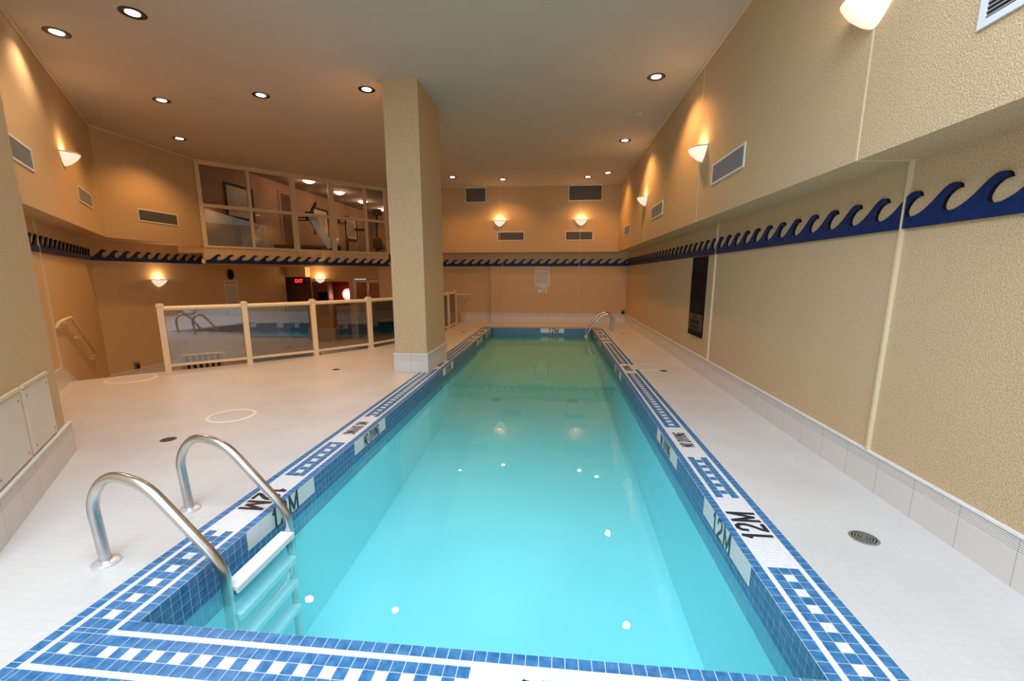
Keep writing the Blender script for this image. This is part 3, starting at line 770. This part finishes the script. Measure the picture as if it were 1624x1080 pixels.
# ------------------------------------------------------------------ ladders
def arc(cx, cz, r, a0, a1, n=12): return [(cx+r*math.cos(a0+(a1-a0)*k/n), cz+r*math.sin(a0+(a1-a0)*k/n)) for k in range(n+1)]
def smooth_path(pts, rad, n=8):
    out = [pts[0]]
    for i in range(1, len(pts)-1):
        p0, p1, p2 = Vector(pts[i-1]), Vector(pts[i]), Vector(pts[i+1]); r = rad[i-1] if isinstance(rad, list) else rad
        d0 = (p0-p1); d1 = (p2-p1); r = min(r, d0.length*.49, d1.length*.49)
        a = p1+d0.normalized()*r; c = p1+d1.normalized()*r
        for k in range(n+1):
            u = k/n; out.append(tuple(a*(1-u)**2 + p1*2*u*(1-u) + c*u*u))
    out.append(pts[-1]); return out
def ladder(label, x_fl, y0, y1, sgn, xin, nsteps, zs):
    # sgn=+1: deck on the -X side; profile runs over the pool edge
    t = thing('pool_ladder', label, 'ladder', (0, 0, 0))
    D = abs(xin-x_fl)
    prof2 = [(0, 0), (-.025, .36), (.09, .505), (.30, .462), (D-.055, .085), (D, -.02), (D, -.98)]
    sp = smooth_path(prof2, [.11, .11, .11, .05, .05], 6)
    for y in (y0, y1):
        b = MB(); b.tube([(x_fl+sgn*px, y, pz+.004) for px, pz in sp], .0262, 18); rl = b.build('handrail', 'steel', t, smooth=True)
        b = MB(); b.lathe([(.0248, .02), (.05, .018), (.062, .01), (.064, .001)], 30, c=(x_fl, y, 0)); b.build('flange', 'steel2', rl, smooth=True)
    for z in zs:
        b = MB(); g = .055
        x = x_fl+sgn*D; ya, yb = min(y0, y1)+.02, max(y0, y1)-.02
        b.box((x-.045, ya, z-.022), (x+.045, yb, z)); b.box((x-.045, ya, z-.035), (x-.03, yb, z-.02)); b.box((x+.03, ya, z-.035), (x+.045, yb, z-.02))
        b.build('step', 'plastic', t)
    return t
ladder('stainless steel pool ladder with white steps at the near left pool corner', -2.345, 1.835, 2.37, 1, -1.67, 4, (-.105, -.27, -.44, -.62))
ladder('stainless steel pool ladder at the far right end of the pool', 1.53, 11.6, 12.13, -1, .88, 3, (-.14, -.32))

# ------------------------------------------------------------------ glass guard rail
posts = [(-6.05, 6.10), (-5.22, 6.83), (-4.47, 7.62), (-3.80, 8.55), (-3.35, 9.60), (-3.08, 10.7), (-2.95, 11.78), (-2.98, 12.82)]
gr = thing('guard_rail', 'cream metal guard rail with tinted glass panels along the left deck edge', 'railing', (0, 0, 0))
for i, (x, y) in enumerate(posts):
    j0, j1 = max(i-1, 0), min(i+1, len(posts)-1)
    a = math.atan2(posts[j1][1]-posts[j0][1], posts[j1][0]-posts[j0][0])
    b = MB(); b.box((-.04, -.04, 0), (.04, .04, 1.04)); b.box((-.05, -.05, 1.03), (.05, .05, 1.06)); b.box((-.035, -.035, 1.06), (.035, .035, 1.075)); b.box((-.055, -.055, 0), (.055, .055, .012))
    b.build('post', 'rail', gr, loc=(x, y, 0), rz=a)
for i in range(len(posts)-1):
    p, q_ = Vector(posts[i]), Vector(posts[i+1]); L = (q_-p).length; a = math.atan2(q_.y-p.y, q_.x-p.x)
    b = MB(); b.tube([(.03, 0, 1.00), (L-.03, 0, 1.00)], .034, 12); b.build('top_rail', 'rail', gr, loc=(p.x, p.y, 0), rz=a, smooth=True)
    b = MB(); b.box((.04, -.02, .085), (L-.04, .02, .125)); b.build('bottom_rail', 'rail', gr, loc=(p.x, p.y, 0), rz=a)
    b = MB(); b.box((.045, -.004, .125), (L-.045, .004, .975)); b.build('glass_panel', 'guard_glass', gr, loc=(p.x, p.y, 0), rz=a)

# wall handrails
def handrail(F, pts, lb, brackets):
    t = thing('wall_handrail', lb, 'handrail', F.p(0, 0), F.rz)
    b = MB(); b.tube([(s, -d, z) for s, z, d in pts], .021, 12); b.build('rail', 'rail', t, smooth=True)
    for s, z in brackets:
        b = MB(); b.tube([(s, -.001, z-.06), (s, -.05, z-.065), (s, -.085, z-.02)], .009, 8); b.lathe([(0, .006), (.03, .006), (.03, .0)], 16, axis='y', c=(s, 0, z-.06)); b.build('bracket', 'rail', t, smooth=True)
S1 = L1bS
handrail(L1b, [(S1+.42, .80, .01), (S1+.44, .87, .05), (S1+.50, .90, .085), (S1+.98, .90, .085), (S1+2.62, .05, .085), (S1+2.75, .06, .06), (S1+2.80, .06, .01)], 'cream handrail sloping down the left wall beside the steps', [(S1+1.0, .88), (S1+1.55, .60), (S1+2.5, .12)])
handrail(FB2, [(5.6-2.81, .88, .01), (5.6-2.84, .88, .08), (5.6-3.22, .88, .08), (5.6-3.62, .62, .08), (5.6-4.2, .25, .08)], 'short cream handrail on the recessed far wall beside the railing end', [(5.6-3.0, .88)])

# ------------------------------------------------------------------ gym windows
zm = 3.18
b = MB()
def bar(s0, z0, s1, z1, d=.06): b.box((s0, -.03, z0), (s1, d, z1))
bar(0, ZC-.10, 4.97, ZC); bar(0, 2.18, 4.97, 2.23); bar(0, zm-.04, 4.97, zm+.04)
for s in (0.0, 1.07, 2.13, 3.18, 4.22, 4.90):
    w_ = .09 if s in (0.0, 2.13, 3.18) else .075
    bar(s, 2.23, s+w_, zm-.04); bar(s, zm+.04, s+w_, ZC-.10)
for s in (2.13, 3.18): b.box((s-.03, -.02, 2.23), (s+.12, .03, zm-.04)); b.box((s-.03, -.02, zm+.04), (s+.12, .03, ZC-.1))
wf = struct(b.build('window_1', 'trim', loc=FW.p(0,0), rz=FW.rz))
b = MB(); b.box((.05, .015, 2.2), (4.9, .02, ZC-.05)); b.build('pane', 'win_glass', wf)
b = MB()
for s in (2.16, 3.21): b.box((s, -.004, 1.80), (s+.006, .0, 2.18))
struct(b.build('trim_40', 'grey', loc=FW.p(0,0), rz=FW.rz))

# gym room
GX0, GX1, GY1, GZ0, GZ1 = -8.6, -2.9, 20.5, 2.18, 4.34
b = MB(); b.box((GX0-.12, 10.12, GZ0), (GX0, GY1, GZ1)); struct(b.build('wall_gym_left', 'gymwall'))
b = MB(); b.box((GX0, GY1, GZ0), (GX1, GY1+.1, GZ1)); struct(b.build('wall_gym_end', 'gymwall'))
b = MB(); b.box((GX1, 14.33, GZ0), (GX1+.1, GY1, GZ1)); struct(b.build('wall_gym_right', 'gymwall'))
b = MB(); b.prism([(-8.6, 10.1), (-5.25, 14.05), (GX1, 14.33), (GX1, GY1), (GX0, GY1)], GZ1, GZ1+.1); struct(b.build('ceiling_gym', 'gymceil'))
b = MB(); b.prism([(-8.45, 10.45), (-5.50, 14.0), (-5.4, 14.46), (GX1, 14.46), (GX1, GY1), (GX0, GY1), (GX0, 10.45)], GZ0-.2, GZ0); struct(b.build('floor_gym', 'gymfloor'))
for i, y in enumerate((13.1, 14.97, 16.82, 18.75)):
    t = thing('dome_light', ['gym dome light nearest the window, first of the row', 'second gym dome light of the row', 'third gym dome light of the row, behind a window bar', 'last gym dome light beside the pillar'][i], 'ceiling light', (-7.46, y, GZ1), 0, 'dome lights on the gym ceiling')
    b = MB(); b.lathe([(0, -.10), (.08, -.092), (.14, -.065), (.18, -.03), (.185, -.008)], 28); b.build('glass_dome', 'dome', t, smooth=True)
    b = MB(); b.lathe([(.188, -.018), (.2, -.01), (.2, 0)], 28); b.build('base_ring', 'baffle', t)
    point('dome_lamp', (-7.46, y, GZ1-.28), 17, (1, .62, .36), .12)
# pictures
for (y0, y1, z0, lb) in [(10.98, 12.07, 3.0, 'largest framed picture behind the left gym panes'), (15.15, 16.2, 2.95, 'framed picture behind the treadmill in the gym'), (17.55, 18.6, 2.95, 'framed picture behind the exercise bike in the gym')]:
    t = thing('framed_picture', lb, 'picture', (GX0+.001, (y0+y1)/2, z0), pi/2, 'framed pictures on the gym wall')
    w_, h_ = y1-y0, 3.9-z0; a = w_/2
    b = MB(); f = .065
    b.box((-a, -.03, 0), (a, 0, f)); b.box((-a, -.03, h_-f), (a, 0, h_)); b.box((-a, -.03, f), (-a+f, 0, h_-f)); b.box((a-f, -.03, f), (a, 0, h_-f)); b.build('frame', 'black', t)
    b = MB(); b.box((-a+f, -.012, f), (a-f, 0, h_-f)); b.build('mat_board', 'mat_board', t)
    b = MB(); b.box((-a+f+.12, -.015, f+.12), (a-f-.12, -.012, h_-f-.14)); b.build('print', 'picture', t)
# recessed doorway in the gym wall
b = MB(); b.box((0, -.03, 0), (.09, 0, 1.93)); b.box((.93, -.03, 0), (1.02, 0, 1.93)); b.box((.09, -.03, 1.84), (.93, 0, 1.93)); g = b.m('gymwall'); g2 = b.m('darkwall'); b.mi = [0]*len(b.f); b.box((.09, -.01, 0), (.93, 0, 1.84), g2)
struct(b.build('door_1', loc=(GX0+.001, 13.25, GZ0), rz=pi/2))
# pale reflection on the left panes, modelled as coloured panels close behind them
b = MB(); g = b.m('refl_grey'); g2 = b.m('refl_blue')
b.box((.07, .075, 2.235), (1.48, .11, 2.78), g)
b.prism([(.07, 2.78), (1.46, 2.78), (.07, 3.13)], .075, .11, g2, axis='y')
o = b.build('reflection_panels', loc=FW.p(0,0), rz=FW.rz); tag(o, 'grey and pale blue reflection painted on panels behind the left gym panes', 'reflection')

# gym machines
def treadmill(x, y, rz):
    t = thing('treadmill', 'silver and black treadmill behind the middle gym panes', 'treadmill', (x, y, GZ0), rz)
    b = MB(); b.box((-.38, -.9, .05), (.38, .9, .20)); b.build('deck', 'black', t)
    b = MB(); b.box((-.26, -.85, .2), (.26, .75, .212)); b.build('belt', 'gymfloor', t)
    for s in (-1, 1):
        b = MB(); T4 = Matrix.Translation((s*.36, .62, .15)) @ Matrix.Rotation(math.radians(28), 4, 'X')
        b.box((-.035, -.10, 0), (.035, .10, 1.12), T=T4); b.build('upright', 'silver', t)
        b = MB(); b.tube([(s*.34, .15, 1.0), (s*.34, -.35, .98)], .02, 8); b.build('handlebar', 'black', t)
    b = MB(); b.box((-.42, -.02, 1.02), (.42, .22, 1.16)); T4 = Matrix.Translation((0, .15, 1.2)) @ Matrix.Rotation(-.5, 4, 'X'); b.box((-.22, -.03, 0), (.22, .03, .30), T=T4); b.build('console', 'black', t)
treadmill(-7.50, 12.85, math.radians(-60))
def bike(x, y, rz):
    t = thing('exercise_bike', 'exercise bike with black saddle in front of a gym picture', 'exercise bike', (x, y, GZ0), rz)
    b = MB(); b.box((-.25, -.5, 0), (.25, -.42, .06)); b.box((-.25, .42, 0), (.25, .5, .06)); b.box((-.04, -.5, .02), (.04, .5, .12)); b.build('base', 'black', t)
    b = MB(); b.tube([(0, -.1, .1), (0, -.25, .78)], .03, 10); b.build('seat_post', 'silver', t)
    b = MB(); b.prism([(-.13, -.40), (.13, -.40), (.05, -.08), (-.05, -.08)], .78, .84); b.build('saddle', 'black', t)
    b = MB(); b.tube([(0, .3, .1), (0, .38, .95)], .035, 10); b.build('handlebar_post', 'silver', t)
    b = MB(); b.tube([(-.22, .15, 1.0), (-.22, .38, .98), (.22, .38, .98), (.22, .15, 1.0)], .018, 8); b.box((-.12, .36, .98), (.12, .42, 1.16)); b.build('handlebar', 'black', t)
    b = MB(); b.lathe([(0, -.03), (.24, -.03), (.26, 0), (.24, .03), (0, .03)], 24, axis='y', c=(0, .18, .34)); o = b.build('flywheel', 'black', t)
bike(-6.70, 14.15, math.radians(120))
def elliptical(x, y, rz, lb):
    t = thing('elliptical_trainer', lb, 'elliptical trainer', (x, y, GZ0), rz, 'black elliptical trainers in the gym')
    b = MB(); b.box((-.3, -.8, 0), (.3, -.72, .06)); b.box((-.3, .72, 0), (.3, .8, .06)); b.box((-.05, -.8, .03), (.05, .8, .12)); b.build('base', 'black', t)
    b = MB(); b.lathe([(0, -.08), (.20, -.08), (.24, 0), (.20, .08), (0, .08)], 24, axis='y', c=(0, 0, 0)); 
    b.v = [(v[1], v[0]+.45, v[2]+.42) for v in b.v]; b.build('drive_housing', 'black', t)
    b = MB(); b.tube([(0, .5, .1), (0, .42, 1.45)], .04, 10); b.box((-.17, .36, 1.4), (.17, .44, 1.62)); b.build('mast', 'black', t)
    for s in (-1, 1):
        b = MB(); b.tube([(s*.26, .35, .35), (s*.24, .30, 1.0), (s*.26, .12, 1.5), (s*.26, .05, 1.65)], .022, 10); b.build('arm', 'grey', t, smooth=True)
        b = MB(); b.box((s*.2-.07, -.55, .24+s*.06), (s*.2+.07, -.15, .29+s*.06)); b.tube([(s*.2, -.4, .25+s*.06), (s*.2, .4, .35)], .02, 8); b.build('pedal', 'black', t)
elliptical(-6.22, 15.75, math.radians(165), 'black elliptical trainer behind the last gym panes, the nearer one')
elliptical(-6.05, 17.7, math.radians(165), 'black elliptical trainer behind the last gym panes, the farther one')

# ------------------------------------------------------------------ lower room doors
DY = 15.2; FD = Frame((-9.9, DY), (-4.6, DY))
def SX(x): return x+9.9
b = MB(); th = .12
def wb(x0, x1, z0, z1): b.box((SX(x0), 0, z0), (SX(x1), th, z1))
wb(-8.90, -8.84, -.82, 1.80); wb(-9.9, -8.90, 1.45, 1.80); wb(-8.84, -7.45, 1.28, 1.80); wb(-7.45, -7.28, -.82, 1.80); wb(-7.28, -5.98, 1.38, 1.80); wb(-5.98, -4.5, -.82, 1.80)
struct(b.build('wall_lower_room', 'stucco', loc=FD.p(0,0), rz=0))
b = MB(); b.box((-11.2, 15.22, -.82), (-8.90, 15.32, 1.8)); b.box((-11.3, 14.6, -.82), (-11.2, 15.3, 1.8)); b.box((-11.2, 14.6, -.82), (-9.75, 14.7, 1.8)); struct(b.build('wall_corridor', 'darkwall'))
# header box over the corridor
b = MB(); b.box((-9.62, 14.9, 1.45), (-8.90, 15.2, 1.80)); struct(b.build('wall_corridor_header', 'cream_wall'))
# exit sign
t = thing('exit_sign', 'glowing red exit sign in the dark corridor opening', 'sign', (-9.30, 15.12, 1.30))
b = MB(); b.box((-.19, 0, -.10), (.19, .05, .10)); b.build('housing', 'black', t)
b = MB(); b.text('EXIT', .19, 0, 0, Matrix.Translation((0, -.003, 0)) @ Rx, 0, .002, .31); b.build('lettering', 'exit', t)
# sauna behind the red stained frame
b = MB(); g = b.m('redwood'); g2 = b.m('wood'); g3 = b.m('black')
b.box((-8.84, 15.17, -.80), (-8.76, 15.30, 1.27), g); b.box((-8.20, 15.17, -.80), (-8.12, 15.30, 1.27), g); b.box((-8.76, 15.17, 1.16), (-8.20, 15.30, 1.27), g)
b.box((-8.76, 15.22, -.80), (-8.20, 15.26, .0), g); b.box((-8.76, 15.22, .9), (-8.20, 15.26, 1.16), g); b.box((-8.76, 15.22, 0), (-8.68, 15.26, .9), g); b.box((-8.28, 15.22, 0), (-8.20, 15.26, .9), g)
b.box((-8.68, 15.235, 0), (-8.28, 15.245, .9), g3)
struct(b.build('door_2'))
b = MB(); b.box((0, -.02, 0), (.62, .02, 2.02)); T4 = None
o = struct(b.build('door_3', 'wood', loc=(-8.12, 15.18, -.79), rz=math.radians(-72)))
b = MB(); b.box((-8.84, 16.25, -.82), (-7.28, 16.35, 1.35)); b.box((-8.9, 15.32, -.82), (-8.80, 16.25, 1.35)); b.box((-7.33, 15.32, -.82), (-7.28, 16.25, 1.35)); b.box((-8.8, 15.32, 1.28), (-7.33, 16.25, 1.35)); struct(b.build('wall_sauna', 'redwood'))
for k, (y, z, lb) in enumerate([(15.52, -.45, 'lowest cedar bench in the sauna'), (15.80, -.1, 'middle cedar bench in the sauna'), (16.08, .28, 'top cedar bench in the sauna')]):
    t = thing('sauna_bench', lb, 'bench', (-7.98, y, 0), 0, 'cedar sauna benches')
    b = MB()
    for q2 in range(3): b.box((-.60, -.14+q2*.095, z-.04), (.60, -.14+q2*.095+.085, z))
    b.build('seat', 'wood', t)
    b = MB(); b.box((-.60, -.12, z-.36), (.60, -.10, z-.28)); b.box((-.60, -.10, -.82), (-.56, .1, z-.04)); b.box((.56, -.10, -.82), (.60, .1, z-.04)); b.build('support', 'wood', t)
t = thing('sauna_lamp', 'round red and white glowing lamp on the sauna wall', 'wall light', (-8.02, 16.245, .78))
b = MB(); b.lathe([(.20, 0), (.22, .03), (.15, .05), (.15, 0)], 28, axis='y'); b.build('red_ring', 'redlamp', t)
b = MB(); b.lathe([(.15, .03), (.08, .055), (0, .06)], 24, axis='y'); b.build('diffuser', 'whitelamp', t)
point('sauna_glow', (-8.0, 15.75, .7), 5, (1, .30, .13), .1)
# glass doors
b = MB(); b.box((0, -.03, 0), (.08, .05, 2.16)); b.box((1.22, -.03, 0), (1.30, .05, 2.16)); b.box((.08, -.03, 2.08), (1.22, .05, 2.16)); b.box((.50, -.02, 0), (.56, .04, 2.08))
o = struct(b.build('door_4', 'trim', loc=(-7.28, 15.2, -.82)))
b = MB(); b.box((.08, 0, 0), (.50, .012, 2.08)); b.build('pane', 'win_glass', o)
b = MB(); b.tube([(.16, -.01, .85), (.16, -.05, .87), (.16, -.05, 1.25), (.16, -.01, 1.27)], .01, 8); b.build('handle', 'steel2', o)
b = MB(); b.box((-7.28, 16.3, -.82), (-5.9, 16.4, 1.38)); b.box((-5.98, 15.32, -.82), (-5.9, 16.3, 1.38)); struct(b.build('wall_steam_room', 'wood'))
b = MB(); b.box((.58, .02, .01), (1.20, .05, 2.06)); struct(b.build('door_5', 'wood', loc=(-7.28, 15.2, -.82)))
sconce(FD, SX(-8.52), 1.385, 'bowl lamp over the red sauna door in the lower room', 9)
point('steam_room_lamp', (-6.6, 15.9, 1.1), 5, (1, .6, .3), .1)
point('lower_room_lamp', (-6.8, 12.2, 1.7), 14, WARM, .1)

# striped lounge chair on the lower level, seen through and under the guard rail
t = thing('lounge_chair', 'white framed lounge chair with cream and navy stripes behind the first glass panel', 'lounge chair', (-6.62, 7.42, -.82), math.radians(38))
b = MB(); P = [(-.34, -.06, .86), (.34, -.06, .86)]
b.tube(smooth_path([(-.33, .28, .36), (-.33, -.06, .87), (.33, -.06, .87), (.33, .28, .36)], .07, 6), .018, 10); b.build('back_frame', 'white', t, smooth=True)
b = MB()
for sx in (-.33, .33): b.tube([(sx, .24, .36), (sx, 1.35, .34)], .018, 10)
b.tube([(-.33, 1.33, .34), (.33, 1.33, .34)], .018, 10); b.tube([(-.33, .3, .36), (.33, .3, .36)], .018, 10); b.build('seat_frame', 'white', t, smooth=True)
for sx in (-.33, .33):
    for sy in (.3, 1.25):
        b = MB(); b.tube([(sx, sy, .35), (sx, sy+.02, 0)], .017, 10); b.build('leg', 'white', t, smooth=True)
b = MB(); c0 = b.m('stripe_cream'); c1 = b.m('stripe_navy')
n = 13
for k in range(n):
    x0 = -.31+.62*k/n; x1 = -.31+.62*(k+1)/n; mt = c1 if k % 2 else c0
    A = [(x0, -.05, .865), (x1, -.05, .865), (x1, .27, .375), (x0, .27, .375)]
    b.face(A, mt); b.face([(p[0], p[1]+.012, p[2]+.004) for p in A[::-1]], mt)
    b.face([(x0, .28, .378), (x1, .28, .378), (x1, 1.32, .355), (x0, 1.32, .355)], mt)
b.build('striped_sling', None, t)
# life ring leaning by the wall behind the camera; the photo shows it mirrored in the glass
t = thing('life_ring', 'white life ring with rope, seen mirrored in the first glass panel', 'life ring', (2.18, -3.1, .33), -pi/2)
b = MB(); R0, r0 = .24, .065; prf = [(R0+r0*math.cos(a*pi/6), r0*math.sin(a*pi/6)) for a in range(13)]
b.lathe(prf, 32, axis='y', c=(0, 0, 0)); b.build('ring', 'plastic', t, smooth=True)
b = MB(); b.tube([((R0+.09)*math.cos(a*pi/12), 0, (R0+.09)*math.sin(a*pi/12)) for a in range(25)], .008, 8); b.build('rope', 'rail', t, smooth=True)
